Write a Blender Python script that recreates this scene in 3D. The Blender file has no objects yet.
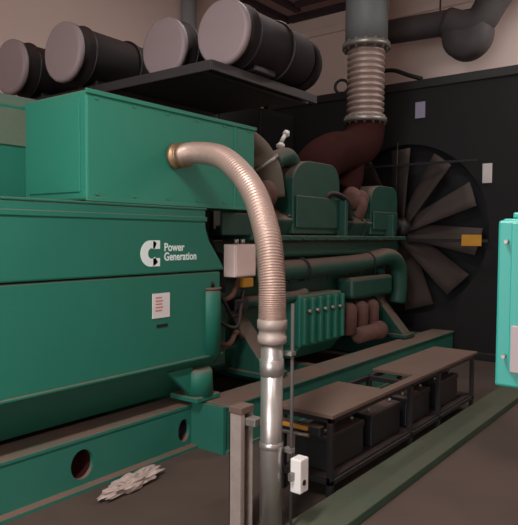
import bpy, bmesh, math, random
from mathutils import Vector, Matrix
random.seed(7)
SC = bpy.context.scene
COL = SC.collection
PI = math.pi

# ------------------------------------------------------------------ materials
def srgb(r, g, b):
    def c(v):
        v /= 255.0
        return v / 12.92 if v <= 0.04045 else ((v + 0.055) / 1.055) ** 2.4
    return (c(r), c(g), c(b), 1.0)

DUST = srgb(120, 90, 78)

def mat(name, col, rough=0.5, metal=0.0, dust=0.0, var=0.12, scale=6.0, bump=0.0, dustcol=DUST, spec=0.5, film=0.0):
    m = bpy.data.materials.new(name)
    m.use_nodes = True
    nt = m.node_tree
    N, L = nt.nodes, nt.links
    bs = N['Principled BSDF']
    bs.inputs['Roughness'].default_value = rough
    bs.inputs['Metallic'].default_value = metal
    bs.inputs['Specular IOR Level'].default_value = spec
    tc = N.new('ShaderNodeTexCoord')
    no = N.new('ShaderNodeTexNoise')
    no.inputs['Scale'].default_value = scale
    no.inputs['Detail'].default_value = 5
    L.new(tc.outputs['Object'], no.inputs['Vector'])
    mx = N.new('ShaderNodeMix'); mx.data_type = 'RGBA'
    mx.inputs[6].default_value = tuple(max(0, c * (1 - var)) for c in col[:3]) + (1,)
    mx.inputs[7].default_value = tuple(min(1, c * (1 + var)) for c in col[:3]) + (1,)
    L.new(no.outputs['Fac'], mx.inputs[0])
    out = mx.outputs[2]
    if dust > 0 or film > 0:                        # dust lies on surfaces that face upward
        ge = N.new('ShaderNodeNewGeometry')
        sp = N.new('ShaderNodeSeparateXYZ')
        L.new(ge.outputs['Normal'], sp.inputs[0])
        mr = N.new('ShaderNodeMapRange')
        mr.inputs['From Min'].default_value = 0.15
        mr.inputs['From Max'].default_value = 0.75
        mr.inputs['To Min'].default_value = film
        mr.inputs['To Max'].default_value = dust
        L.new(sp.outputs['Z'], mr.inputs['Value'])
        n2 = N.new('ShaderNodeTexNoise'); n2.inputs['Scale'].default_value = 3.0
        n2.inputs['Detail'].default_value = 6
        L.new(tc.outputs['Object'], n2.inputs['Vector'])
        m2 = N.new('ShaderNodeMapRange')
        m2.inputs['From Min'].default_value = 0.3; m2.inputs['From Max'].default_value = 0.55
        m2.inputs['To Min'].default_value = 0.6; m2.inputs['To Max'].default_value = 1.0
        L.new(n2.outputs['Fac'], m2.inputs['Value'])
        mu = N.new('ShaderNodeMath'); mu.operation = 'MULTIPLY'
        L.new(mr.outputs[0], mu.inputs[0]); L.new(m2.outputs[0], mu.inputs[1])
        dm = N.new('ShaderNodeMix'); dm.data_type = 'RGBA'
        L.new(mu.outputs[0], dm.inputs[0])
        L.new(out, dm.inputs[6]); dm.inputs[7].default_value = dustcol
        out = dm.outputs[2]
        rm = N.new('ShaderNodeMapRange')
        rm.inputs['To Min'].default_value = rough; rm.inputs['To Max'].default_value = 0.95
        L.new(mu.outputs[0], rm.inputs['Value']); L.new(rm.outputs[0], bs.inputs['Roughness'])
        if metal > 0:
            mm = N.new('ShaderNodeMapRange')
            mm.inputs['To Min'].default_value = metal; mm.inputs['To Max'].default_value = 0
            L.new(mu.outputs[0], mm.inputs['Value']); L.new(mm.outputs[0], bs.inputs['Metallic'])
    L.new(out, bs.inputs['Base Color'])
    if bump > 0:
        bp = N.new('ShaderNodeBump'); bp.inputs['Strength'].default_value = bump
        bp.inputs['Distance'].default_value = 0.01
        L.new(no.outputs['Fac'], bp.inputs['Height']); L.new(bp.outputs['Normal'], bs.inputs['Normal'])
    return m

M = {
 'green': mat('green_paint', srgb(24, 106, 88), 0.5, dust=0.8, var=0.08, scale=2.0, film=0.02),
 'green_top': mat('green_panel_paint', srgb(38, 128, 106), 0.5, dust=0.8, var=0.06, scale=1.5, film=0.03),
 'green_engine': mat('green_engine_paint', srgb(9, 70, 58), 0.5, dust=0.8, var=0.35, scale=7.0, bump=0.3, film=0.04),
 'green_dusty': mat('dust_caked_green_paint', srgb(20, 80, 68), 0.7, dust=1.0, var=0.35, scale=7.0, bump=0.3, film=0.6),
 'green_dark': mat('green_skid_paint', srgb(26, 104, 88), 0.5, dust=0.95, var=0.15, scale=3.0, film=0.06),
 'green_rail': mat('dusty_green_rail_paint', srgb(34, 74, 54), 0.7, dust=0.35, var=0.3, scale=5.0, film=0.1),
 'cabinet': mat('turquoise_enamel', srgb(38, 136, 124), 0.4, var=0.03, scale=2.0),
 'black': mat('black_paint', srgb(22, 20, 22), 0.5, dust=0.15, var=0.2, scale=4.0),
 'black_matte': mat('black_matte', srgb(15, 14, 15), 0.8, dust=0.2, var=0.2, scale=4.0),
 'black_top': mat('charcoal_sheet', srgb(52, 48, 50), 0.6, dust=0.3, var=0.2, scale=4.0),
 'core': mat('radiator_fins', srgb(20, 19, 21), 0.7, var=0.3, scale=30.0),
 'blade': mat('dusty_fan_blade', srgb(64, 54, 50), 0.9, var=0.15, scale=6.0),
 'canister': mat('grey_plastic_cap', srgb(150, 134, 136), 0.6, var=0.04, scale=5.0),
 'canister_body': mat('black_plastic_shell', srgb(26, 19, 20), 0.75, dust=0.45, var=0.3, scale=6.0, dustcol=srgb(84, 62, 54), spec=0.25),
 'maroon': mat('dark_red_lagging', srgb(48, 19, 16), 0.9, var=0.3, scale=9.0, bump=0.4, spec=0.15),
 'rust': mat('rusty_brown', srgb(92, 62, 54), 0.85, var=0.3, scale=12.0),
 'bellows': mat('stainless_bellows', srgb(165, 146, 138), 0.5, 0.5, dust=0.3, var=0.15),
 'stack': mat('grey_green_pipe_paint', srgb(104, 108, 108), 0.6, var=0.08, scale=4.0),
 'duct': mat('dark_grey_pipe', srgb(70, 66, 66), 0.7, dust=0.3, var=0.15),
 'hose': mat('braided_metal_hose', srgb(184, 158, 146), 0.42, 0.55, dust=0.25, var=0.15, dustcol=srgb(160, 134, 122)),
 'pipe': mat('galvanised_steel', srgb(190, 184, 180), 0.32, 0.8, var=0.15, scale=14.0, bump=0.15),
 'brass': mat('tarnished_brass', srgb(165, 130, 98), 0.45, 0.6, var=0.2),
 'steel': mat('dull_steel', srgb(150, 146, 140), 0.4, 0.7, dust=0.3, var=0.15),
 'white': mat('white_plastic', srgb(225, 220, 216), 0.5, var=0.03),
 'white_dusty': mat('dusty_white_steel', srgb(226, 202, 194), 0.45, dust=0.5, var=0.06),
 'label_white': mat('white_label', srgb(215, 208, 206), 0.5, var=0.03),
 'label_lilac': mat('pale_lilac_label', srgb(150, 146, 168), 0.5, var=0.05),
 'yellow': mat('yellow_label', srgb(205, 145, 40), 0.5, var=0.1),
 'red': mat('faded_red_print', srgb(196, 120, 115), 0.6, var=0.1),
 'decal': mat('white_decal', srgb(222, 232, 228), 0.5, var=0.02),
 'board': mat('dusty_board', srgb(96, 76, 66), 0.9, dust=0.6, var=0.25, scale=4.0, dustcol=srgb(116, 92, 79)),
 'battery': mat('black_battery_case', srgb(24, 24, 27), 0.5, dust=0.5, var=0.1),
 'amber': mat('amber_plastic', srgb(190, 130, 50), 0.35, var=0.1),
 'plastic_wrap': mat('crumpled_plastic', srgb(178, 158, 150), 0.35, var=0.15, scale=10.0),
 'rubber': mat('black_rubber', srgb(18, 17, 18), 0.6, dust=0.3, var=0.1),
 'wall': mat('pinkish_plaster', srgb(228, 206, 196), 0.9, var=0.06, scale=0.8, bump=0.1),
 'wall_r': mat('pink_plaster', srgb(232, 210, 200), 0.9, var=0.05, scale=0.8, bump=0.1),
 'ceiling': mat('dull_ceiling', srgb(170, 140, 136), 0.9, var=0.08, scale=1.0),
 'beam': mat('dark_maroon_beam', srgb(58, 42, 46), 0.7, var=0.15),
}

def floor_material():
    m = mat('dusty_concrete', srgb(112, 92, 80), 0.85, var=0.18, scale=2.2, bump=0.25)
    nt = m.node_tree; N, L = nt.nodes, nt.links
    bs = N['Principled BSDF']
    tc = N.new('ShaderNodeTexCoord')
    n3 = N.new('ShaderNodeTexNoise'); n3.inputs['Scale'].default_value = 0.9; n3.inputs['Detail'].default_value = 8
    L.new(tc.outputs['Object'], n3.inputs['Vector'])
    cr = N.new('ShaderNodeValToRGB')
    cr.color_ramp.elements[0].position = 0.35; cr.color_ramp.elements[0].color = srgb(60, 48, 42)
    cr.color_ramp.elements[1].position = 0.65; cr.color_ramp.elements[1].color = srgb(86, 69, 60)
    L.new(n3.outputs['Fac'], cr.inputs[0])
    L.new(cr.outputs[0], bs.inputs['Base Color'])
    return m
M['floor'] = floor_material()
M['strut'] = mat('dusty_zinc', srgb(172, 156, 148), 0.5, 0.4, dust=.3, var=.2, scale=20)
M['wallpipe'] = mat('pale_grey_pipe', srgb(168, 172, 174), 0.5, var=.05)

def emis(name, col, s):
    m = bpy.data.materials.new(name); m.use_nodes = True
    b = m.node_tree.nodes['Principled BSDF']
    b.inputs['Base Color'].default_value = col
    b.inputs['Emission Color'].default_value = col
    b.inputs['Emission Strength'].default_value = s
    return m
M['lamp'] = emis('lamp_diffuser', (1, .95, .9, 1), 2.0)

# ------------------------------------------------------------------ mesh builder
class MB:
    def __init__(self): self.bm = bmesh.new()
    def _tf(self, vs, mtx):
        if mtx is not None: bmesh.ops.transform(self.bm, matrix=mtx, verts=vs)
    def box(self, x0, x1, y0, y1, z0, z1, bev=0.0, mtx=None, seg=2):
        r = bmesh.ops.create_cube(self.bm, size=1.0)
        vs = r['verts']
        for v in vs:
            v.co = Vector(((x0 + x1) / 2 + v.co.x * (x1 - x0), (y0 + y1) / 2 + v.co.y * (y1 - y0), (z0 + z1) / 2 + v.co.z * (z1 - z0)))
        if bev > 0:
            es = list({e for v in vs for e in v.link_edges})
            rr = bmesh.ops.bevel(self.bm, geom=es, offset=bev, segments=seg, affect='EDGES', profile=0.5)
            vs = list({v for f in rr['faces'] for v in f.verts} | {v for v in vs if v.is_valid})
        self._tf([v for v in vs if v.is_valid], mtx)
        return self
    def prism(self, pts, axis, a, b, bev=0.0):
        """polygon pts in the plane normal to axis, extruded from a to b"""
        def mk(p, t):
            if axis == 'x': return Vector((t, p[0], p[1]))
            if axis == 'y': return Vector((p[0], t, p[1]))
            return Vector((p[0], p[1], t))
        A = [self.bm.verts.new(mk(p, a)) for p in pts]
        B = [self.bm.verts.new(mk(p, b)) for p in pts]
        fs = [self.bm.faces.new(A), self.bm.faces.new(B[::-1])]
        n = len(pts)
        for i in range(n):
            fs.append(self.bm.faces.new((A[i], B[i], B[(i + 1) % n], A[(i + 1) % n])))
        bmesh.ops.recalc_face_normals(self.bm, faces=fs)
        if bev > 0:
            es = list({e for f in fs for e in f.edges})
            bmesh.ops.bevel(self.bm, geom=es, offset=bev, segments=2, affect='EDGES', profile=0.5)
        return self
    def cyl(self, p0, p1, r, n=24, r2=None, cap=True):
        return self.tube([p0, p1], [r, r if r2 is None else r2], n, cap)
    def tube(self, pts, r, n=20, cap=True):
        pts = [Vector(p) for p in pts]
        if not isinstance(r, (list, tuple)): r = [r] * len(pts)
        tang = []
        for i in range(len(pts)):
            a = pts[max(0, i - 1)]; b = pts[min(len(pts) - 1, i + 1)]
            tang.append((b - a).normalized() if (b - a).length > 1e-9 else (tang[-1] if tang else Vector((0, 0, 1))))
        t = tang[0]
        u = t.orthogonal().normalized()
        rings = []
        for i, p in enumerate(pts):
            if i:
                q = tang[i - 1].rotation_difference(tang[i])
                u = (q @ u).normalized()
            w = tang[i].cross(u).normalized()
            rings.append([self.bm.verts.new(p + (u * math.cos(2 * PI * k / n) + w * math.sin(2 * PI * k / n)) * r[i]) for k in range(n)])
        fs = []
        for i in range(len(rings) - 1):
            A, B = rings[i], rings[i + 1]
            for k in range(n):
                f = self.bm.faces.new((A[k], A[(k + 1) % n], B[(k + 1) % n], B[k])); f.smooth = True; fs.append(f)
        if cap:
            fs.append(self.bm.faces.new(rings[0][::-1])); fs.append(self.bm.faces.new(rings[-1]))
        bmesh.ops.recalc_face_normals(self.bm, faces=fs)
        return self
    def torus(self, c, axis, R, r, n=36, m=10, arc=None, start=0.0):
        ax = Vector(axis).normalized(); u = ax.orthogonal().normalized(); w = ax.cross(u)
        full = arc is None
        arc = 2 * PI if full else arc
        pts = [Vector(c) + (u * math.cos(start + arc * k / n) + w * math.sin(start + arc * k / n)) * R for k in range(n + 1)]
        return self.tube(pts, r, m, cap=not full)
    def lathe(self, c, axis, prof, n=40, cap=True):
        """prof: list of (distance along axis, radius)"""
        ax = Vector(axis).normalized(); c = Vector(c)
        u = ax.orthogonal().normalized(); w = ax.cross(u)
        rings = []
        for d, r in prof:
            rings.append([self.bm.verts.new(c + ax * d + (u * math.cos(2 * PI * k / n) + w * math.sin(2 * PI * k / n)) * max(r, 1e-4)) for k in range(n)])
        fs = []
        for i in range(len(rings) - 1):
            A, B = rings[i], rings[i + 1]
            for k in range(n):
                f = self.bm.faces.new((A[k], A[(k + 1) % n], B[(k + 1) % n], B[k])); f.smooth = True; fs.append(f)
        if cap:
            fs.append(self.bm.faces.new(rings[0][::-1])); fs.append(self.bm.faces.new(rings[-1]))
        bmesh.ops.recalc_face_normals(self.bm, faces=fs)
        return self
    def plate(self, x0, x1, z0, z1, holes, y0, y1, n=28):
        """vertical plate in the x-z plane with round holes (cx, cz, rx, rz), from y0 to y1"""
        loops = [[(x0, z0), (x1, z0), (x1, z1), (x0, z1)]]
        for cx, cz, rx, rz in holes:
            loops.append([(cx + rx * math.cos(2 * PI * k / n), cz + rz * math.sin(2 * PI * k / n)) for k in range(n)])
        es = []
        for lp in loops:
            vs = [self.bm.verts.new((p[0], y0, p[1])) for p in lp]
            for i in range(len(vs)): es.append(self.bm.edges.new((vs[i], vs[(i + 1) % len(vs)])))
        r = bmesh.ops.triangle_fill(self.bm, use_beauty=True, use_dissolve=False, edges=es)
        fs = [g for g in r['geom'] if isinstance(g, bmesh.types.BMFace)]
        ex = bmesh.ops.extrude_face_region(self.bm, geom=fs)
        vs = [g for g in ex['geom'] if isinstance(g, bmesh.types.BMVert)]
        bmesh.ops.translate(self.bm, vec=(0, y1 - y0, 0), verts=vs)
        bmesh.ops.recalc_face_normals(self.bm, faces=self.bm.faces[:])
        return self
    def build(self, name, material, parent=None, origin=None):
        me = bpy.data.meshes.new(name)
        if parent is None and origin is None:       # origin at the base centre
            co = [v.co for v in self.bm.verts]
            origin = Vector(((min(c.x for c in co) + max(c.x for c in co)) / 2, (min(c.y for c in co) + max(c.y for c in co)) / 2, min(c.z for c in co)))
        off = Vector((0, 0, 0))
        if parent is None: off = Vector(origin)
        else: off = WORLD[parent.name]
        bmesh.ops.translate(self.bm, vec=-off, verts=self.bm.verts[:])
        self.bm.to_mesh(me); self.bm.free()
        me.materials.append(material)
        o = bpy.data.objects.new(name, me); COL.objects.link(o)
        if parent is not None: o.parent = parent; WORLD[o.name] = off
        else: o.location = off; WORLD[o.name] = off
        return o
WORLD = {}   # world offset of every object's frame (all frames unrotated)

def tag(o, label=None, cat=None, group=None, kind=None):
    if label: o['label'] = label
    if cat: o['category'] = cat
    if group: o['group'] = group
    if kind: o['kind'] = kind
    return o
def thing(name, loc, label, cat, group=None):
    o = bpy.data.objects.new(name, None); COL.objects.link(o)
    o.empty_display_size = 0.1
    o.location = loc; WORLD[o.name] = Vector(loc)
    return tag(o, label, cat, group)
def struct(mb, name, m): return tag(mb.build(name, m), kind='structure')
def arc_pts(ctrl, n=40):
    """Catmull-Rom through control points"""
    P = [Vector(p) for p in ctrl]; P = [P[0] * 2 - P[1]] + P + [P[-1] * 2 - P[-2]]
    out = []; k = len(P) - 3; per = max(2, n // k)
    for i in range(k):
        p0, p1, p2, p3 = P[i:i + 4]
        for j in range(per):
            t = j / per
            out.append(0.5 * ((2 * p1) + (-p0 + p2) * t + (2 * p0 - 5 * p1 + 4 * p2 - p3) * t * t + (-p0 + 3 * p1 - 3 * p2 + p3) * t ** 3))
    out.append(P[-2]); return out
def text_mesh(name, body, size, loc, m, parent, rot=(PI / 2, 0, 0), ext=0.002, sx=1.0, bold=0.0):
    cu = bpy.data.curves.new(name, 'FONT'); cu.body = body; cu.size = size; cu.extrude = ext; cu.offset = bold
    t = bpy.data.objects.new(name + '_tmp', cu); COL.objects.link(t)
    bpy.context.view_layer.update()
    me = bpy.data.meshes.new_from_object(t)
    bpy.data.objects.remove(t); bpy.data.curves.remove(cu)
    mt = Matrix.Translation(Vector(loc) - WORLD[parent.name]) @ Matrix.Rotation(rot[2], 4, 'Z') @ Matrix.Rotation(rot[0], 4, 'X') @ Matrix.Diagonal((sx, 1, 1, 1))
    me.transform(mt); me.materials.clear(); me.materials.append(m)
    o = bpy.data.objects.new(name, me); COL.objects.link(o); o.parent = parent; WORLD[o.name] = WORLD[parent.name]
    return o

# ------------------------------------------------------------------ the room
XB, YL, ZC = 8.95, 6.30, 5.38
XF, YR = -3.6, -2.6
struct(MB().box(XF - .2, XB + .2, YR - .2, YL + .2, -0.2, 0), 'floor', M['floor'])
struct(MB().box(XF - .2, XB + .2, YR - .2, YL + .2, ZC, ZC + .2), 'ceiling', M['ceiling'])
struct(MB().box(XB, XB + .2, YR, YL, 0, ZC), 'wall_back', M['wall_r'])
struct(MB().box(XF - .2, XB + .2, YL, YL + .2, 0, ZC), 'wall_left', M['wall'])
struct(MB().box(XF - .2, XB + .2, YR - .2, YR, 0, ZC), 'wall_right', M['wall'])
# wall behind the camera with a wide open doorway
w = MB().box(XF - .2, XF, YR, -1.6, 0, ZC).box(XF - .2, XF, 2.4, YL, 0, ZC).box(XF - .2, XF, -1.6, 2.4, 3.6, ZC)
struct(w, 'wall_front', M['wall'])
d = MB().box(XF - .06, XF + .03, -1.68, -1.6, 0, 3.68).box(XF - .06, XF + .03, 2.4, 2.48, 0, 3.68).box(XF - .06, XF + .03, -1.6, 2.4, 3.6, 3.68)
struct(d, 'door_1', M['stack'])
# ceiling edge channels seen at the far corner
struct(MB().box(2.0, XB - .02, YL - .12, YL - .001, ZC - .10, ZC - .001, .01), 'trim_1', M['beam'])
struct(MB().box(XB - .12, XB - .001, YR + .1, YL - .13, ZC - .10, ZC - .001, .01), 'trim_2', M['beam'])
struct(MB().box(4.5, XB - .35, YL - .55, YL - .43, ZC - .08, ZC - .001, .01), 'trim_3', M['beam'])
struct(MB().box(XB - .62, XB - .50, 2.5, YL - .60, ZC - .08, ZC - .001, .01), 'trim_4', M['beam'])
struct(MB().box(XB - .06, XB - .001, YR + .1, YL - .02, ZC - .42, ZC - .30, .01), 'trim_5', M['wall_r'])

# ------------------------------------------------------------------ skid (base frame)
sk = thing('skid_base', (4.6, 4.0, 0), 'long green steel skid under the generator, dusty ledge and round lifting holes along its side', 'skid')
p = MB().plate(0.9, 3.38, 0.0, 0.30, [(2.36, .15, .085, .095), (3.27, .14, .06, .085)], 3.20, 3.23)
p.box(0.9, 3.38, 3.19, 3.46, .300, .325, .004).box(0.9, 3.38, 3.13, 3.34, 0, .02)
p.build('side_beam', M['green_dark'], sk)
for x, z, mm in ((2.36, .15, 'maroon'), (3.27, .14, 'black')):  # black on the second sleeve stands for the hole's shaded inside
    MB().lathe((x, 3.2305, z), (0, 1, 0), [(0, .098), (.10, .098), (.10, .001)], 28, cap=False).build('lifting_hole_sleeve', M[mm], sk)
p = MB().box(3.38, 8.0, 2.88, 2.92, 0.0, .34, .004).box(3.38, 8.0, 2.86, 3.16, .34, .36, .005).box(3.38, 8.0, 2.86, 3.05, 0, .025)
p.box(3.35, 3.39, 2.88, 3.2, 0, .35)
p.build('side_beam', M['green_dark'], sk)
MB().box(0.9, 8.0, 4.86, 4.90, 0, .33).box(0.9, 8.0, 4.66, 4.90, .33, .36).build('side_beam', M['green_dark'], sk)
for x in (1.2, 3.45, 5.2, 7.4, 7.88):
    MB().box(x, x + .1, 3.24 if x < 3.3 else 2.93, 4.85, .02, .30, .01).build('cross_member', M['green_dark'], sk)
# ------------------------------------------------------------------ alternator
al = thing('alternator', (2.3, 3.9, .34), 'big green box-shaped alternator housing with raised terminal box, filling the left side', 'alternator')
p = MB().prism([(0.9, 1.335), (3.60, 1.335), (3.52, 1.44), (3.42, 1.56), (3.38, 1.66), (3.38, 1.79), (0.9, 1.79)], 'y', 3.085, 4.8, .012)
p.build('upper_cover', M['green'], al)
p = MB().prism([(3.10, .68), (3.10, 1.327), (4.8, 1.327), (4.8, .68), (4.5, .37), (3.42, .362)], 'x', 0.9, 3.56, .01)
p.build('stator_frame', M['green'], al)
MB().box(0.9, 3.57, 3.075, 3.1, .685, .70, .003).build('lower_flange', M['green'], al)
MB().box(0.9, 3.385, 3.075, 3.10, 1.70, 1.735, .005).box(0.9, 3.385, 3.078, 3.1, 1.785, 1.80, .004).build('trim_ridge', M['green'], al)
# round boss and its dusty cap at the coupling end
MB().tube([(3.475, 3.13, .70), (3.475, 3.13, 1.17), (3.475, 3.13, 1.19)], [.085, .085, .075], 24).build('support_boss', M['green'], al)
MB().cyl((3.475, 3.13, 1.19), (3.475, 3.13, 1.205), .088, 24).build('boss_cap', M['board'], al)
MB().cyl((3.475, 3.13, 1.205), (3.475, 3.13, 1.255), .04, 6).build('boss_bolt', M['black'], al)
# central raised housing behind the terminal box
p = MB().prism([(3.76, 1.80), (3.76, 2.44), (3.80, 2.52), (4.8, 2.52), (4.8, 1.80)], 'x', 0.6, 3.3, .01)
p.build('air_inlet_housing', M['green'], al)
MB().box(0.65, 2.36, 3.745, 3.765, 2.18, 2.42, .004).build('inlet_filter_panel', mat('dusty_filter_mesh', srgb(92, 104, 88), .9, var=.15, scale=40), al)
# terminal box
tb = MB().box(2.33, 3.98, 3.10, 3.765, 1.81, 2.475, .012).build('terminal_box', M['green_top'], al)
MB().box(2.32, 3.99, 3.085, 3.10, 1.803, 1.83, .003).box(2.32, 3.99, 3.085, 3.1, 2.45, 2.478, .003).box(3.72, 3.735, 3.092, 3.10, 1.83, 2.45).build('box_flange', M['green_top'], tb)
b = MB()
for i in range(6):
    for z in (1.85, 2.43):
        b.cyl((2.40 + i * .3, 3.099, z), (2.40 + i * .3, 3.090, z), .009, 6)
b.build('bolt_row', M['green_top'], tb)
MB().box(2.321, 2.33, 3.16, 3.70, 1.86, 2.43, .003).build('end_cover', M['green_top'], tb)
# mounting foot beside the skid step
lug = MB().tube([(3.385, 3.16, .40), (3.385, 3.16, .58), (3.385, 3.16, .60)], [.112, .105, .09], 24)
lug.box(3.26, 3.52, 3.06, 3.34, .365, .405, .008)
lug.prism([(3.05, .62), (3.30, .62), (3.30, .40)], 'y', 3.14, 3.18)
lug.build('mounting_foot', M['green'], al)
# emblem: a bold letter C with a hook, as on the side of the housing
def emblem():
    m = MB(); cx, cz, y0, y1 = 2.83, 1.475, 3.081, 3.086
    R, r = .088, .036
    a0, a1 = math.radians(52), math.radians(318)
    n = 26
    outer = [(cx + R * math.cos(a0 + (a1 - a0) * k / n), cz + R * 1.0 * math.sin(a0 + (a1 - a0) * k / n)) for k in range(n + 1)]
    inner = [(cx + .012 + r * math.cos(a1 + (a0 - a1) * k / n), cz + r * math.sin(a1 + (a0 - a1) * k / n)) for k in range(n + 1)]
    bm = m.bm
    for k in range(n):
        q = [outer[k], outer[k + 1], inner[n - k - 1], inner[n - k]]
        A = [bm.verts.new((x, y0, z)) for x, z in q]; B = [bm.verts.new((x, y1, z)) for x, z in q]
        bm.faces.new(A); bm.faces.new(B[::-1])
        for i in range(4): bm.faces.new((A[i], B[i], B[(i + 1) % 4], A[(i + 1) % 4]))
    m.box(cx + .022, cx + .085, y0, y1, cz - .088, cz - .032)
    m.box(cx + .022, cx + .085, y0, y1, cz + .030, cz + .088)
    bmesh.ops.recalc_face_normals(bm, faces=bm.faces[:])
    return m
emblem().build('emblem', M['decal'], al)
text_mesh('lettering', 'Power', .078, (2.955, 3.086, 1.49), M['decal'], al, bold=.0018, sx=.95)
text_mesh('lettering', 'Generation', .078, (2.955, 3.086, 1.425), M['decal'], al, bold=.0018, sx=.90)
st = MB().box(2.86, 3.02, 3.094, 3.10, 1.03, 1.20).build('sticker', M['label_white'], al)
q = MB()
for i in range(5): q.box(2.885, 2.945 + .01 * (i % 2), 3.0925, 3.094, 1.165 - i * .022, 1.175 - i * .022)
q.build('printing', M['red'], st)
MB().box(2.90, 3.0, 3.094, 3.10, .965, .985).build('nameplate', M['black'], al)

# ------------------------------------------------------------------ engine
en = thing('diesel_engine', (5.7, 4.0, .36), 'dark green diesel engine behind the steel hose, dusty covers on top', 'engine')
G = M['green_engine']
MB().lathe((3.62, 4.0, 1.15), (1, 0, 0), [(0, .60), (.04, .66), (.28, .66), (.34, .60), (.34, .2)], 40, cap=False).build('flywheel', M['black_matte'], en)  # black colour holds the shade of the gap beside the alternator
MB().box(3.66, 3.92, 3.34, 4.66, .50, 1.15, .03).build('flywheel_housing', G, en)
MB().box(3.78, 4.25, 3.27, 3.30, 1.60, 1.79, .01).box(3.9, 4.2, 3.29, 3.52, 1.60, 1.63).build('side_bracket', G, en)
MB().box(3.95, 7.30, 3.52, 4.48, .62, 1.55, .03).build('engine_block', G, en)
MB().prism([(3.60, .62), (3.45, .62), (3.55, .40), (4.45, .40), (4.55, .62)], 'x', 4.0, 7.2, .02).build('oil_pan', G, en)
for x in (4.15, 6.9):
    MB().box(x, x + .26, 3.05, 3.52, .37, .42, .01).prism([(3.1, .42), (3.52, .42), (3.52, .9)], 'x', x + .03, x + .23, .005).build('engine_foot', G, en)
# long ledge (intake manifold) whose top edge runs at eye level
MB().box(4.15, 7.32, 3.26, 3.60, 1.555, 1.605, .008).build('manifold_flange', G, en)
MB().box(4.2, 7.28, 3.34, 3.6, 1.40, 1.555, .03).build('intake_manifold', G, en)
bb = MB()
for i in range(14): bb.cyl((4.3 + i * .22, 3.262, 1.58), (4.3 + i * .22, 3.248, 1.58), .014, 6)
bb.build('bolt_row', G, en)
# rocker covers on the near bank and the far bank
tilt = math.radians(-24)
def cover(x, y, side):
    m = MB(); mt = Matrix.Translation((x, y, 1.74)) @ Matrix.Rotation(side * math.radians(28), 4, 'X')
    m.box(-.165, .165, -.15, .15, -.15, .10, .025, mt).box(-.175, .175, -.165, .165, -.17, -.14, .004, mt)
    for sx in (-.12, .12):
        for sy in (-.10, .10):
            a = mt @ Vector((sx, sy, .10)); c = mt @ Vector((sx, sy, .125)); m.cyl(a, c, .014, 6)
    return m
rc = cover(0, 3.56, 1).build('rocker_cover', G, en)
rc.location = (4.45, 0, 0)
for i in range(1, 8):
    c = rc.copy(); COL.objects.link(c); c.location = (4.45 + i * .375, 0, 0)
    c.parent = en
for i in range(8):
    pass
rf = cover(0, 4.44, -1).build('rocker_cover', G, en); rf.location = (4.45, 0, 0)
for i in range(1, 8):
    c = rf.copy(); COL.objects.link(c); c.parent = en; c.location = (4.45 + i * .375, 0, 0)
# aftercooler housings along the vee with arched tops
def arched(x0, x1, y0, y1, z0, z1, rr=.13):
    pts = [(x0, z0), (x1, z0)]
    for k in range(9):
        a = k / 8 * PI / 2; pts.append((x1 - rr + rr * math.cos(a), z1 - rr + rr * math.sin(a)))
    for k in range(9):
        a = PI / 2 + k / 8 * PI / 2; pts.append((x0 + rr * 1.6 + rr * 1.6 * math.cos(a), z1 - rr * 1.2 + rr * 1.2 * math.sin(a)))
    return MB().prism(pts, 'y', y0, y1, .01)
arched(4.98, 5.88, 3.40, 4.30, 1.62, 2.36, .20).build('aftercooler_housing', G, en)
arched(6.62, 7.35, 3.40, 4.30, 1.62, 2.22, .16).build('aftercooler_housing', G, en)
MB().box(5.88, 6.62, 3.52, 4.25, 1.62, 1.92, .03).build('aftercooler_bridge', G, en)
for x0, x1, zt in ((5.02, 5.84, 2.0), (6.66, 7.31, 1.9)):
    MB().box(x0, x1, 3.375, 3.40, 1.68, zt, .01).build('side_cover', G, en)
# turbocharger cluster
def turbo(x, y, z, s=1.0):
    m = MB()
    m.lathe((x - .20 * s, y, z), (1, 0, 0), [(0, .10 * s), (.02, .17 * s), (.09 * s, .20 * s), (.16 * s, .17 * s), (.20 * s, .10 * s), (.26 * s, .10 * s), (.30 * s, .15 * s), (.38 * s, .17 * s), (.44 * s, .12 * s)], 32)
    m.tube(arc_pts([(x - .1 * s, y - .15 * s, z), (x - .1 * s, y - .2 * s, z - .12 * s), (x - .1 * s, y - .12 * s, z - .3 * s)], 10), .08 * s, 16)
    return m
turbo(4.42, 3.42, 1.98, .8).build('turbocharger', M['rust'], en)
turbo(6.25, 3.42, 2.02, .7).build('turbocharger', M['rust'], en)
# broad intake elbow, dusty on top, rising behind the terminal box
MB().tube(arc_pts([(4.20, 3.85, 2.46), (4.38, 3.72, 2.46), (4.56, 3.62, 2.38), (4.68, 3.56, 2.20), (4.72, 3.54, 1.95)], 28), .19, 28).build('intake_elbow', M['green_dusty'], en)
MB().torus((4.66, 3.58, 2.26), (.5, -.3, -.9), .195, .02, 32, 8).build('hose_clamp', M['steel'], en)
MB().tube(arc_pts([(4.75, 3.5, 2.30), (5.0, 3.5, 2.38), (5.2, 3.55, 2.30)], 10), .09, 18).build('crossover_pipe', G, en)
# coolant pipe with the big elbow at the fan end
MB().tube(arc_pts([(4.25, 3.38, 1.27), (5.2, 3.38, 1.27), (6.3, 3.36, 1.30), (6.85, 3.30, 1.36), (7.12, 3.28, 1.25), (7.18, 3.28, 1.0), (7.18, 3.30, .78)], 48), .10, 22).build('coolant_pipe', G, en)
MB().torus((6.45, 3.355, 1.31), (1, -.05, .05), .10, .02, 28, 8).torus((5.1, 3.38, 1.27), (1, 0, 0), .10, .02, 28, 8).build('pipe_coupling', M['black_matte'], en)
MB().tube(arc_pts([(4.2, 3.42, 1.0), (5.0, 3.40, 1.0), (5.2, 3.40, 1.02)], 10), .06, 16).build('oil_pipe', G, en)
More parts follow.
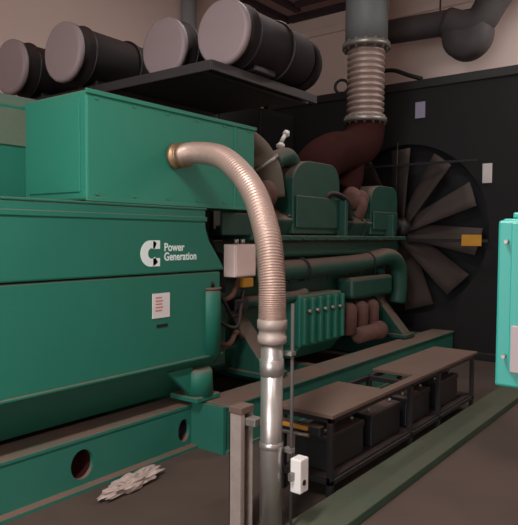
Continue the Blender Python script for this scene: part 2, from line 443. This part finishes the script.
# ribbed cooler cover with four bright bolts
rb = MB().box(4.98, 5.78, 3.30, 3.55, .50, 1.02, .02)
for i in range(6): rb.box(5.0 + i * .148, 5.045 + i * .148, 3.262, 3.31, .53, .99, .012)
rb.prism([(3.32, .50), (3.55, .50), (3.55, .38), (3.42, .38)], 'x', 5.0, 5.76, .005)
rb = rb.build('ribbed_cover', M['green'], en)
bb = MB()
for x in (5.10, 5.245, 5.395, 5.545, 5.69): bb.cyl((x, 3.31, .86), (x, 3.25, .86), .018, 8)
bb.build('bolt_row', M['steel'], rb)
# filters and starter low on the block
for i in range(3):
    x = 6.02 + i * .27
    MB().lathe((x, 3.36, .50), (0, 0, 1), [(0, .07), (.02, .105), (.30, .105), (.33, .09), (.36, .05)], 28).build('oil_filter', M['rust'], en)
MB().lathe((6.05, 3.25, .50), (1, 0, 0), [(0, .05), (.01, .09), (.42, .09), (.44, .11), (.55, .11), (.62, .05)], 28).build('starter_motor', M['rust'], en)
MB().box(6.0, 7.0, 3.28, 3.5, .90, 1.14, .04).build('fuel_pump', G, en)
for i in range(8):
    x = 4.45 + i * .375
    MB().box(x - .11, x + .11, 3.50, 3.525, 1.12, 1.34, .01).cyl((x, 3.50, 1.23), (x, 3.49, 1.23), .02, 8).build('inspection_cover', G, en)
# wiring and small fittings near the coupling
cabs = [[(3.70, 3.34, 1.20), (3.80, 3.26, 1.05), (3.92, 3.28, .92), (4.1, 3.34, .95)],
        [(3.72, 3.34, 1.05), (3.86, 3.24, 1.10), (3.98, 3.28, 1.22), (4.12, 3.36, 1.36)],
        [(3.78, 3.34, .90), (3.90, 3.22, .84), (4.02, 3.27, .98), (4.16, 3.36, 1.12)],
        [(3.70, 3.36, .76), (3.84, 3.26, .70), (4.0, 3.3, .78), (4.2, 3.4, .70)]]
for k, c in enumerate(cabs):
    MB().tube(arc_pts(c, 18), .016 + .006 * (k % 2), 10).build('wiring_loom', M['rubber'] if k % 2 == 0 else M['rust'], en)
MB().box(4.02, 4.16, 3.24, 3.34, 1.16, 1.24, .01).build('sensor_block', M['yellow'], en)
MB().box(3.96, 4.14, 3.28, 3.38, .96, 1.06, .01).build('connector_block', M['black'], en)
# bright valve stem on the top of the engine
MB().cyl((5.25, 3.75, 2.34), (5.25, 3.75, 2.50), .022, 10).lathe((5.25, 3.75, 2.50), (0, 0, 1), [(0, .02), (.02, .045), (.05, .045), (.07, .02)], 14).cyl((5.25, 3.75, 2.56), (5.31, 3.73, 2.66), .022, 10).lathe((5.31, 3.73, 2.64), (.5, 0, 1), [(0, .02), (.02, .04), (.06, .03)], 12).build('breather_valve', M['white'], en)
# pipes over the covers
MB().tube(arc_pts([(5.6, 3.46, 1.95), (5.66, 3.36, 2.05), (5.9, 3.32, 1.98), (6.0, 3.34, 1.78)], 18), .03, 12).build('breather_hose', M['rubber'], en)
MB().box(5.84, 5.90, 3.30, 3.42, 1.60, 2.02, .008).build('bracket', G, en)
MB().box(7.02, 7.08, 3.30, 3.42, 1.60, 1.86, .008).build('bracket', G, en)

# far-side white junction box between alternator and engine
jb = thing('junction_box', (3.88, 3.2, 1.26), 'small dusty white steel box at eye level just left of the hose', 'junction box')
MB().box(3.76, 4.03, 3.12, 3.24, 1.265, 1.53, .008).build('enclosure', M['white_dusty'], jb)
MB().box(3.77, 4.02, 3.112, 3.12, 1.275, 1.52, .004).build('cover', M['white_dusty'], jb)
MB().cyl((3.85, 3.18, 1.53), (3.85, 3.18, 1.57), .02, 12).cyl((3.93, 3.18, 1.53), (3.93, 3.18, 1.57), .02, 12).build('cable_gland', M['steel'], jb)
MB().box(3.80, 3.98, 3.24, 3.40, 1.34, 1.46, .004).build('mounting_bracket', M['black'], jb)

# ------------------------------------------------------------------ exhaust
ex = thing('exhaust_riser', (7.05, 3.7, 2.2), 'exhaust riser with dark red elbow, ringed steel bellows and grey pipe going up', 'exhaust pipe')
MB().tube(arc_pts([(7.05, 3.72, 4.02), (7.05, 3.72, 5.34)], 4), .265, 36).build('upper_pipe', M['stack'], ex)
prof = []
n = 12
for i in range(n):
    z = i / n * .87
    prof += [(z, .205), (z + .018, .235), (z + .045, .235), (z + .06, .205)]
prof.append((.87, .205))
MB().lathe((7.05, 3.72, 3.085), (0, 0, 1), prof, 40).build('bellows', M['bellows'], ex)
def flange(z, h, r):
    m = MB().lathe((7.05, 3.72, z), (0, 0, 1), [(0, .2), (0, r), (h, r), (h, .2)], 40)
    for k in range(14):
        a = 2 * PI * k / 14
        x, y = 7.05 + (r - .035) * math.cos(a), 3.72 + (r - .035) * math.sin(a)
        m.cyl((x, y, z - .03), (x, y, z + h + .03), .018, 6)
    return m
flange(3.95, .06, .30).build('flange', M['steel'], ex)
flange(3.03, .06, .27).build('flange', M['steel'], ex)
MB().tube(arc_pts([(7.05, 3.72, 3.06), (7.05, 3.72, 2.94), (6.93, 3.71, 2.76), (6.55, 3.68, 2.62), (6.15, 3.66, 2.54), (5.84, 3.68, 2.36), (5.76, 3.70, 2.05)], 36), [.235] * 6 + [.25] * 40 if False else .245, 32).build('elbow', M['maroon'], ex)
MB().tube(arc_pts([(6.62, 3.68, 2.62), (6.60, 3.68, 2.40), (6.50, 3.66, 2.22), (6.35, 3.66, 2.08)], 16), .17, 24).build('branch_pipe', M['maroon'], ex)

dp = thing('overhead_pipe', (8.3, 2.6, 3.9), 'dark grey horizontal pipe high on the right with a bulging elbow end', 'pipe')
DPX = 8.2
HP = []

# ------------------------------------------------------------------ radiator and fan
ra = thing('radiator', (8.2, 3.75, 0), 'tall black radiator with a dusty fan at the far end of the engine', 'radiator')
RX, RY0, RY1, RZ0, RZ1 = 8.05, 1.75, 6.1, .0, 3.74
cy, cz, FR = 3.64, 1.70, 1.12
fr = MB().box(RX, RX + .5, RY0, RY0 + .1, RZ0, RZ1, .01).box(RX, RX + .5, RY1 - .1, RY1, RZ0, RZ1, .01)
fr.box(RX, RX + .5, RY0, RY1, RZ1 - .12, RZ1, .01).box(RX, RX + .5, RY0, RY1, RZ0, RZ0 + .1, .01)
fr.build('frame', M['black'], ra)
MB().box(RX + .3, RX + .48, RY0 + .05, RY1 - .05, RZ0 + .05, RZ1 - .1).build('core', M['core'], ra)
# shroud plate with round opening
n = 64; sh = MB(); bm = sh.bm
outer = [(RY0 + .05, RZ0 + .02), (RY1 - .05, RZ0 + .02), (RY1 - .05, RZ1 - .02), (RY0 + .05, RZ1 - .02)]
es = []
for lp in (outer, [(cy + (FR + .06) * math.cos(2 * PI * k / n), cz + (FR + .06) * math.sin(2 * PI * k / n)) for k in range(n)]):
    vs = [bm.verts.new((RX + .02, a, b)) for a, b in lp]
    for i in range(len(vs)): es.append(bm.edges.new((vs[i], vs[(i + 1) % len(vs)])))
r = bmesh.ops.triangle_fill(bm, use_beauty=True, edges=es)
e2 = bmesh.ops.extrude_face_region(bm, geom=[g for g in r['geom'] if isinstance(g, bmesh.types.BMFace)])
bmesh.ops.translate(bm, vec=(.02, 0, 0), verts=[g for g in e2['geom'] if isinstance(g, bmesh.types.BMVert)])
bmesh.ops.recalc_face_normals(bm, faces=bm.faces[:])
sh.build('fan_shroud', M['black_matte'], ra)
fan = MB().lathe((RX - .22, cy, cz), (1, 0, 0), [(0, .05), (.01, .12), (.10, .17), (.20, .17), (.22, .1)], 36).cyl((7.3, cy, cz), (RX - .2, cy, cz), .07, 20).build('fan', M['black'], ra)
NB = 11
for k in range(NB):
    a = 2 * PI * k / NB + math.radians(90)
    m = MB(); bm = m.bm
    rows = []
    for j in range(9):
        t = j / 8; rad = .155 + (FR - .175) * t
        wd = .13 + .06 * t; pit = math.radians(38 - 14 * t)
        row = []
        for s in (-1, -.33, .33, 1):
            yy = s * wd * math.cos(pit); xx = s * wd * math.sin(pit) + .02 * (1 - s * s)
            row.append((xx, yy, rad))
        rows.append(row)
    V = []
    for off in (0, .012):
        V.append([[bm.verts.new((x + off, y, z)) for x, y, z in row] for row in rows])
    def q(*v):
        f = bm.faces.new(v); f.smooth = True
    for L_ in (0, 1):
        for i in range(8):
            for j in range(3):
                q(V[L_][i][j], V[L_][i][j + 1], V[L_][i + 1][j + 1], V[L_][i + 1][j])
    for i in range(8):
        for j in (0, 3): bm.faces.new((V[0][i][j], V[0][i + 1][j], V[1][i + 1][j], V[1][i][j]))
    for j in range(3):
        for i in (0, 8): bm.faces.new((V[0][i][j], V[0][i][j + 1], V[1][i][j + 1], V[1][i][j]))
    bmesh.ops.recalc_face_normals(bm, faces=bm.faces[:])
    bmesh.ops.transform(bm, matrix=Matrix.Translation((RX - .11, cy, cz)) @ Matrix.Rotation(a - PI / 2, 4, 'X'), verts=bm.verts[:])
    m.build('blade', M['blade'], fan)
g = MB()
for k in range(2):
    a = PI * k + PI / 2 + .02
    g.cyl((RX - .26, cy + .12 * math.cos(a), cz + .12 * math.sin(a)), (RX - .26, cy + (FR + .05) * math.cos(a), cz + (FR + .05) * math.sin(a)), .010, 6)
g.box(RX - .28, RX - .25, cy - FR, cy + FR, cz + .85, cz + .88).box(RX - .29, RX - .25, 2.38, cy + FR, 1.535, 1.575)
g.build('fan_guard', M['black'], ra)

# placed on the radiator face
def on_x(X, Yc, Zc, w, h): return MB().box(X - .012, X, Yc - w / 2, Yc + w / 2, Zc - h / 2, Zc + h / 2, .003)
on_x(RX + .019, 2.50, 2.42, .12, .25).build('warning_label', M['label_white'], ra)
on_x(RX - .291, 2.58, 1.56, .25, .14).build('warning_label', M['yellow'], ra)
on_x(RX + .019, 3.42, 3.33, .14, .22).build('information_plate', M['label_lilac'], ra)
# lifting ring on the top edge and two slack cables
MB().torus((RX + .1, 4.70, RZ1 + .10), (1, .4, 0), .10, .022, 28, 8).cyl((RX + .1, 4.70, RZ1 - .02), (RX + .1, 4.70, RZ1 + .02), .04, 12).build('lifting_ring', M['black'], ra)
MB().tube(arc_pts([(RX + .05, 4.15, RZ1 + .22), (RX + .05, 3.85, RZ1 + .20), (RX + .05, 3.62, RZ1 + .10), (RX + .05, 3.42, RZ1 + .02)], 16), .03, 10).build('cable', M['rubber'], ra)

# ------------------------------------------------------------------ air cleaners on their tray
tr = thing('air_cleaner_tray', (3.9, 4.0, 2.75), 'black steel tray overhead that carries the four air cleaners', 'tray')
MB().box(3.20, 4.55, 2.88, 5.35, 2.78, 2.81, .004).build('tray_plate', M['black_matte'], tr)
MB().box(3.19, 3.21, 2.87, 5.35, 2.74, 2.81, .004).box(3.2, 4.55, 2.865, 2.885, 2.74, 2.81, .004).build('rim', M['black_top'], tr)
for y in (4.0, 4.7):
    MB().box(3.215, 3.265, y - .025, y + .025, 2.515, 2.74).build('tray_post', M['black'], al)
    MB().box(4.40, 4.46, y - .03, y + .03, 1.5, 2.74).build('tray_post', M['black'], en)
for y in (2.95, 4.0, 4.7):
    MB().box(3.215, 4.54, y, y + .04, 2.745, 2.78).build('stiffener', M['black'], tr)

def air_cleaner(x, y, z, D, L_, label, first=None):
    t = thing('air_cleaner', (x, y, z - D / 2), label, 'air cleaner', 'air cleaners in a row on the overhead tray')
    R = D / 2
    prof = [(0, R * .985), (.05, R * .985), (.055, R * .94), (.10, R * .95), (.13, R), (.16, R), (.17, R * .95), (L_ * .6, R * .93), (L_ * .62, R * .97), (L_ * .66, R * .97), (L_ * .68, R * .92), (L_ - .05, R * .92), (L_, R * .8)]
    MB().lathe((x + .02, y, z), (1, 0, 0), prof, 44).build('shell', M['canister_body'], t)
    MB().lathe((x, y, z), (1, 0, 0), [(0, R * .90), (.004, R * .96), (.02, R), (.05, R)], 44).build('end_cap', M['canister'], t)
    MB().torus((x + .17, y, z), (1, 0, 0), R * .975, .012, 40, 6).torus((x + L_ * .64, y, z), (1, 0, 0), R * .975, .010, 40, 6).build('clamp_band', M['black'], t)
    MB().box(x + .25, x + L_ * .55, y - R * .5, y + R * .5, z - R - .0, z - R * .8, .01).build('cradle', M['black'], t)
    return t
ZT = 2.813
air_cleaner(3.36, 2.93, ZT + .238, 0.475, .93, 'rightmost air cleaner, largest round grey cap near the grey stack')
air_cleaner(3.36, 3.53, ZT + .232, .465, .86, 'second air cleaner from the right, its cap half behind the rightmost one')
air_cleaner(2.97, 4.27, ZT + .238, .475, 1.0, 'third air cleaner from the right, above the corner of the green terminal box')
air_cleaner(2.96, 5.02, ZT + .238, .475, 1.0, 'leftmost air cleaner, partly behind the one above the terminal box corner')
# outlet duct bending down behind the rightmost air cleaners
od = thing('intake_duct', (4.45, 3.1, 2.813), 'black bulky intake duct joining the back of the rightmost air cleaner', 'duct')
MB().lathe((4.335, 2.97, 3.045), (1, 0, 0), [(0, .18), (.01, .225), (.08, .23), (.14, .2), (.17, .1)], 36).build('plenum', M['canister_body'], od)
MB().tube(arc_pts([(4.40, 3.0, 3.0), (4.41, 3.02, 2.9), (4.41, 3.04, 2.812)], 10), .11, 20).build('elbow', M['canister_body'], od)

wp = MB().cyl((6.40, 6.18, 0), (6.40, 6.18, ZC), .11, 24)
tag(wp.build('wall_pipe', M['wallpipe']), 'pale grey upright pipe on the wall showing between the two right-hand air cleaners', 'pipe')

# ------------------------------------------------------------------ hose and steel pipe in front
ho = thing('flexible_conduit', (2.52, 1.86, 0), 'braided steel hose curving from the green terminal box down into an upright galvanised pipe', 'conduit')
PX, PY = 2.545, 1.86
path = arc_pts([(3.06, 3.03, 2.15), (3.02, 2.85, 2.15), (2.92, 2.52, 2.08), (2.76, 2.18, 1.88), (2.62, 1.96, 1.63), (2.556, 1.875, 1.40), (PX, PY, 1.22), (PX, PY, 1.13)], 140)
dense = []
for i in range(len(path) - 1):
    for j in range(4): dense.append(path[i].lerp(path[i + 1], j / 4))
dense.append(path[-1])
rad = [.069 + .0042 * math.sin(i * 2 * PI / 5.0) for i in range(len(dense))]
MB().tube(dense, rad, 28).build('braided_hose', M['hose'], ho)
MB().lathe((3.065, 3.085, 2.15), (-.02, -1, 0), [(0, .088), (.03, .088), (.031, .074), (.06, .076), (.075, .084), (.11, .084), (.12, .074)], 28).build('inlet_fitting', M['brass'], ho)
MB().lathe((PX, PY, 1.045), (0, 0, 1), [(0, .066), (.01, .076), (.04, .076), (.045, .07), (.075, .07), (.08, .078), (.12, .078), (.13, .071)], 32).build('lower_fitting', M['strut'], ho)
MB().cyl((PX, PY, .005), (PX, PY, 1.05), .058, 32).build('steel_pipe', M['pipe'], ho)
MB().lathe((PX, PY, .88), (0, 0, 1), [(0, .058), (.005, .064), (.085, .064), (.09, .058)], 32).lathe((PX, PY, .50), (0, 0, 1), [(0, .058), (.005, .063), (.03, .063), (.035, .058)], 32).build('coupling', M['pipe'], ho)

# strut channel with clamps beside the pipe
ss = thing('strut_support', (2.44, 2.02, 0), 'short upright slotted steel channel standing just left of the galvanised pipe', 'support')
sx, sy = 2.53, 2.02
MB().box(sx - .06, sx - .055, sy - .02, sy + .06, .01, .70).box(sx + .035, sx + .04, sy - .02, sy + .06, .01, .70).box(sx - .06, sx + .04, sy + .055, sy + .06, .01, .70).box(sx - .06, sx - .035, sy - .022, sy - .018, .01, .7).build('channel', M['strut'], ss)
MB().box(sx - .11, sx + .08, sy - .06, sy + .10, 0, .012).build('base_plate', M['steel'], ss)
MB().box(sx - .03, sx + .04, sy - .085, sy - .02, .60, .64, .004).build('clamp', M['steel'], ss)
MB().box(sx - .065, sx + .045, sy - .025, sy + .065, .66, .70, .006).build('end_cap', M['board'], ss)

# thin rod and small white fitting on the right of the pipe
tc_ = thing('thin_conduit', (2.61, 1.80, 0), 'thin dark upright conduit hugging the right side of the galvanised pipe', 'conduit')
MB().cyl((2.628, 1.79, .0), (2.628, 1.79, 1.25), .009, 12).build('tube', M['duct'], tc_)
MB().box(2.60, 2.64, 1.775, 1.83, .98, 1.0).box(2.60, 2.64, 1.775, 1.83, .47, .49).build('saddle', M['steel'], tc_)
wo = thing('white_socket', (2.72, 1.78, .30), 'small white plastic socket box fixed low beside the galvanised pipe', 'socket')
WX, WY = 2.635, 1.745
MB().box(WX - .04, WX + .04, WY - .035, WY + .03, .27, .45, .008).build('housing', M['white'], wo)
MB().cyl((WX - .005, WY - .035, .325), (WX - .005, WY - .038, .325), .015, 16).build('socket_hole', M['black'], wo)
MB().box(WX - .07, WX - .03, WY, WY + .02, .34, .38).build('mounting_clip', M['steel'], wo)

# ------------------------------------------------------------------ battery rack, batteries
TX0, TX1, TY0, TY1, TZ = 3.14, 5.72, 1.85, 2.23, .53
rk = thing('battery_rack', ((TX0 + TX1) / 2, (TY0 + TY1) / 2, 0), 'low black steel battery rack with a dusty board top beside the engine', 'rack')
fm = MB()
for y in (TY0, TY1 - .03): fm.box(TX0, TX1, y, y + .03, TZ - .05, TZ - .015, .003)
for y in (TY0, TY1 - .03): fm.box(TX0, TX1, y, y + .03, .10, .13, .003)
for x in (TX0, 4.3, 4.86, TX1 - .03): fm.box(x, x + .03, TY0, TY1, TZ - .05, TZ - .015, .003).box(x, x + .03, TY0, TY1, .10, .13, .003)
fm.build('frame', M['black'], rk)
for x in (TX0, 4.30, 4.86, TX1 - .035):
    for y in (TY0, TY1 - .035):
        MB().box(x, x + .035, y, y + .035, 0, TZ - .05, .003).build('leg', M['black'], rk)
tp = MB().box(TX0 - .02, 3.90, TY0 - .02, TY1 + .02, TZ - .015, TZ + .01, .004)
tp.build('top_board', M['board'], rk)
MB().box(4.45, TX1 + .02, TY0 - .02, TY1 + .02, TZ - .015, TZ + .01, .004).build('top_board', M['board'], rk)
MB().box(3.90, 4.45, TY0 - .02, TY0 + .05, TZ - .015, TZ + .01, .003).build('top_board', M['board'], rk)
MB().box(TX0, TX1, TY0 + .01, TY1 - .01, .13, .145).build('lower_shelf', M['black'], rk)

bat0 = thing('battery', (3.45, 2.045, .146), 'black battery on the rack shelf, nearest the steel pipe', 'battery', 'batteries on the rack shelf')
MB().box(3.22, 3.68, 1.92, 2.17, .146, .36, .01).build('case', M['battery'], bat0)
MB().box(3.215, 3.685, 1.915, 2.175, .33, .37, .006).build('lid', M['battery'], bat0)
MB().cyl((3.28, 1.98, .37), (3.28, 1.98, .395), .012, 12).cyl((3.62, 1.98, .37), (3.62, 1.98, .395), .012, 12).build('terminal', M['steel'], bat0)
def dup(root, loc, label):
    r = root.copy(); COL.objects.link(r); r.location = loc; r['label'] = label
    for ch in list(root.children):
        c = ch.copy(); COL.objects.link(c); c.parent = r
        for gch in ch.children:
            d_ = gch.copy(); COL.objects.link(d_); d_.parent = c
    return r
for x, l in ((4.03, 'black battery under the open gap in the rack top'), (4.60, 'black battery just beyond the open gap in the rack top'), (5.25, 'black battery at the far end of the rack')):
    dup(bat0, (x, 2.045, .146), l)
lf = thing('isolator_switch', (3.24, 2.05, .37), 'amber and steel isolator switch on the near end of the battery rack', 'switch')
MB().box(3.09, 3.14, 1.90, 2.20, .40, .46, .006).build('body', M['battery'], lf)
MB().box(3.07, 3.09, 1.98, 2.16, .43, .455, .004).build('amber_cover', M['amber'], lf)
MB().cyl((3.075, 1.97, .405), (3.075, 2.16, .395), .012, 10).build('bus_bar', M['steel'], lf)

# ------------------------------------------------------------------ kerb rail on the near side
kr = MB().box(2.10, 8.0, 1.58, 1.845, 0, .06, .008)
tag(kr.build('floor_sill', M['green_rail']), 'low wide dusty green steel sill on the floor in front of the battery rack', 'rail')

# crumpled plastic on the floor against the skid
bm_ = MB()
bmesh.ops.create_icosphere(bm_.bm, subdivisions=4, radius=1.0)
from mathutils import noise
for v in bm_.bm.verts:
    n_ = v.co.normalized()
    k = 1 + .55 * noise.noise(n_ * 2.3) + .28 * noise.noise(n_ * 6.1) + .10 * abs(noise.noise(n_ * 14))
    v.co = Vector((n_.x * .23 * k, n_.y * .06 * k, max(-.8, n_.z) * .04 * k + .0))
for f in bm_.bm.faces: f.smooth = False
bmesh.ops.transform(bm_.bm, matrix=Matrix.Translation((2.56, 2.95, .035)) @ Matrix.Rotation(math.radians(8), 4, 'Z'), verts=bm_.bm.verts[:])
lowz = min(v.co.z for v in bm_.bm.verts)
bmesh.ops.translate(bm_.bm, vec=(0, 0, -lowz), verts=bm_.bm.verts[:])
tag(bm_.build('plastic_wrap', M['plastic_wrap']), 'crumpled pale plastic wrap lying on the floor against the green skid', 'plastic wrap')

# ------------------------------------------------------------------ control cabinet at the right edge
cb = thing('control_cabinet', (1.65, .05, 0), 'bright turquoise control cabinet cut off by the right edge of the photo', 'cabinet')
CX = 1.50
MB().box(CX + .02, CX + .30, -.30, .435, 1.24, 1.645, .008).box(CX + .04, CX + .28, -.28, .415, 1.645, 1.66, .004).build('enclosure', M['cabinet'], cb)
dr = MB().box(CX, CX + .02, -.29, .437, 1.246, 1.64, .006).build('door', M['cabinet'], cb)
MB().box(CX - .008, CX, -.26, .405, 1.285, 1.635, .003).build('raised_panel', M['cabinet'], dr)
MB().cyl((CX - .014, .415, 1.59), (CX, .415, 1.59), .0045, 10).cyl((CX - .014, .415, 1.32), (CX, .415, 1.32), .0045, 10).build('screw', M['steel'], dr)
MB().box(CX - .014, CX - .006, .08, .399, 1.285, 1.395, .002).build('name_plate', M['canister'], dr)
MB().box(CX + .06, CX + .20, -.12, -.0, 0.012, 1.24, .004).build('pedestal', M['stack'], cb)
MB().box(CX - .02, CX + .28, -.2, .08, 0, .012).build('foot_plate', M['stack'], cb)

# ------------------------------------------------------------------ black cabinet form added to darken the gap behind the engine
bc = thing('dark_backing_cabinet', (6.5, 5.6, 0), 'tall black cabinet form added behind the engine to darken the gap below the overhead tray', 'cabinet')
MB().box(5.15, 7.75, 5.30, 5.95, .10, 3.40, .01).build('body', M['black_matte'], bc)
MB().box(5.13, 7.77, 5.28, 5.97, 0, .10).build('plinth', M['black'], bc)
for k in range(3):
    dd = MB().box(5.19 + k * .86, 6.01 + k * .86, 5.28, 5.30, .16, 3.34, .006).build('door', M['black'], bc)
    MB().box(5.93 + k * .86, 5.96 + k * .86, 5.255, 5.28, 1.5, 1.75, .006).build('handle', M['steel'], dd)

# ------------------------------------------------------------------ overhead pipe (uses positions above the radiator)
OX = 8.45
def oy(u):   # helper numbers measured along the back wall
    return u
MB().tube(arc_pts([(OX - .3, 4.05, 4.50), (OX - .3, 3.5, 4.48), (OX - .3, 3.05, 4.46)], 12), .165, 28).build('straight_run', M['duct'], dp)
MB().tube(arc_pts([(OX - .3, 3.10, 4.46), (OX - .3, 2.86, 4.36), (OX - .3, 2.66, 4.40), (OX - .3, 2.52, 4.60), (OX - .28, 2.38, 4.86), (OX - .26, 2.30, 5.36)], 26), .20, 30).build('elbow', M['duct'], dp)
MB().lathe((OX - .3 - .18, 2.82, 4.24), (1, 0, 0), [(0, .10), (.01, .26), (.10, .32), (.26, .32), (.36, .24)], 36).build('end_cover', M['duct'], dp)
for y in (3.2,):
    MB().cyl((OX - .3, y, 4.55), (OX - .3, y, ZC), .012, 8).build('hanger_rod', M['black'], dp)

# ------------------------------------------------------------------ lamps (behind the camera, near the ceiling), added wall fills and daylight
def lamp(x, y, z, label, power, sx=1.3, sy=.3):
    t = thing('ceiling_light', (x, y, z), label, 'ceiling light', 'ceiling lights behind the viewpoint')
    MB().box(x - sx / 2 - .03, x + sx / 2 + .03, y - sy / 2 - .03, y + sy / 2 + .03, z, z + .08, .01).build('housing', M['white'], t)
    MB().box(x - sx / 2, x + sx / 2, y - sy / 2, y + sy / 2, z - .012, z).build('diffuser', M['lamp'], t)
    MB().cyl((x - .4, y, z + .08), (x - .4, y, ZC), .008, 8).cyl((x + .4, y, z + .08), (x + .4, y, ZC), .008, 8).build('hanger', M['steel'], t)
    l = bpy.data.lights.new('light', 'AREA'); l.shape = 'RECTANGLE'; l.size = sx; l.size_y = sy; l.energy = power
    l.color = (1.0, .97, .95)
    o = bpy.data.objects.new('light', l); COL.objects.link(o); o.location = (x, y, z - .03)
lamp(0.2, 1.2, 4.0, 'ceiling light hanging behind and left of the viewpoint', 175)
lamp(1.2, -1.2, 4.0, 'ceiling light hanging behind and right of the viewpoint', 12)
lamp(5.0, 3.2, 5.0, 'unseen ceiling light added over the engine to brighten the walls', 32)  # added fill lamp that lifts the upper walls
lamp(7.5, 0.9, 5.0, 'unseen ceiling light added on the right to brighten the back wall', 60)  # added fill lamp out of view, washes the back wall

l = bpy.data.lights.new('daylight', 'AREA'); l.shape = 'RECTANGLE'; l.size = 4.0; l.size_y = 3.6; l.energy = 180
l.color = (1.0, .98, .98)
o = bpy.data.objects.new('daylight', l); COL.objects.link(o)
o.location = (XF - .25, .4, 1.8); o.rotation_euler = (PI / 2, 0, -PI / 2)

wd = bpy.data.worlds.new('World'); SC.world = wd; wd.use_nodes = True
wd.node_tree.nodes['Background'].inputs[0].default_value = (.8, .85, .9, 1)
wd.node_tree.nodes['Background'].inputs[1].default_value = .6

# every separate piece of these part kinds becomes a part of its own
def split_pieces(names, rename=None):
    for o in [o for o in COL.objects if o.type == 'MESH' and o.name.split('.')[0] in names]:
        bm = bmesh.new(); bm.from_mesh(o.data); bm.verts.ensure_lookup_table()
        seen, comps = set(), []
        for v in bm.verts:
            if v.index in seen: continue
            st_, c = [v], []
            seen.add(v.index)
            while st_:
                a = st_.pop(); c.append(a.index)
                for e in a.link_edges:
                    b = e.other_vert(a)
                    if b.index not in seen: seen.add(b.index); st_.append(b)
            comps.append(set(c))
        bm.free()
        base = o.name.split('.')[0]
        nm = (rename or {}).get(base, base)
        if len(comps) < 2: continue
        for c in comps:
            b2 = bmesh.new(); b2.from_mesh(o.data)
            bmesh.ops.delete(b2, geom=[v for v in b2.verts if v.index not in c], context='VERTS')
            me = bpy.data.meshes.new(nm); b2.to_mesh(me); b2.free(); me.materials.append(o.data.materials[0])
            q = bpy.data.objects.new(nm, me); COL.objects.link(q); q.parent = o.parent; q.location = o.location
        bpy.data.objects.remove(o)
split_pieces(('clamp_band', 'clamp', 'coupling', 'pipe_coupling', 'bolt_row', 'cable_gland', 'terminal', 'screw', 'saddle', 'hanger', 'trim_ridge', 'box_flange'),
             {'bolt_row': 'bolt'})

# ------------------------------------------------------------------ camera
f_px, pitch, yaw, roll = 614.8, math.radians(2.5), math.radians(37.44), math.radians(.41)
fw = Vector((math.cos(yaw) * math.cos(pitch), math.sin(yaw) * math.cos(pitch), -math.sin(pitch)))
rt = Vector((math.sin(yaw), -math.cos(yaw), 0)); up = rt.cross(fw)
c_, s_ = math.cos(roll), math.sin(roll)
rt, up = c_ * rt + s_ * up, c_ * up - s_ * rt
cam = bpy.data.cameras.new('camera'); co = bpy.data.objects.new('camera', cam); COL.objects.link(co)
mw = Matrix(((rt.x, up.x, -fw.x, 0), (rt.y, up.y, -fw.y, 0), (rt.z, up.z, -fw.z, 1.6), (0, 0, 0, 1)))
co.matrix_world = mw
cam.sensor_fit = 'VERTICAL'; cam.sensor_height = 24.0; cam.lens = 24.0 * f_px / 525.0
cam.clip_start = .02
SC.camera = co

SC.view_settings.view_transform = 'Standard'
SC.view_settings.look = 'None'
SC.view_settings.gamma = 1.0
SC.view_settings.exposure = 0.0
SC.view_settings.use_curve_mapping = False
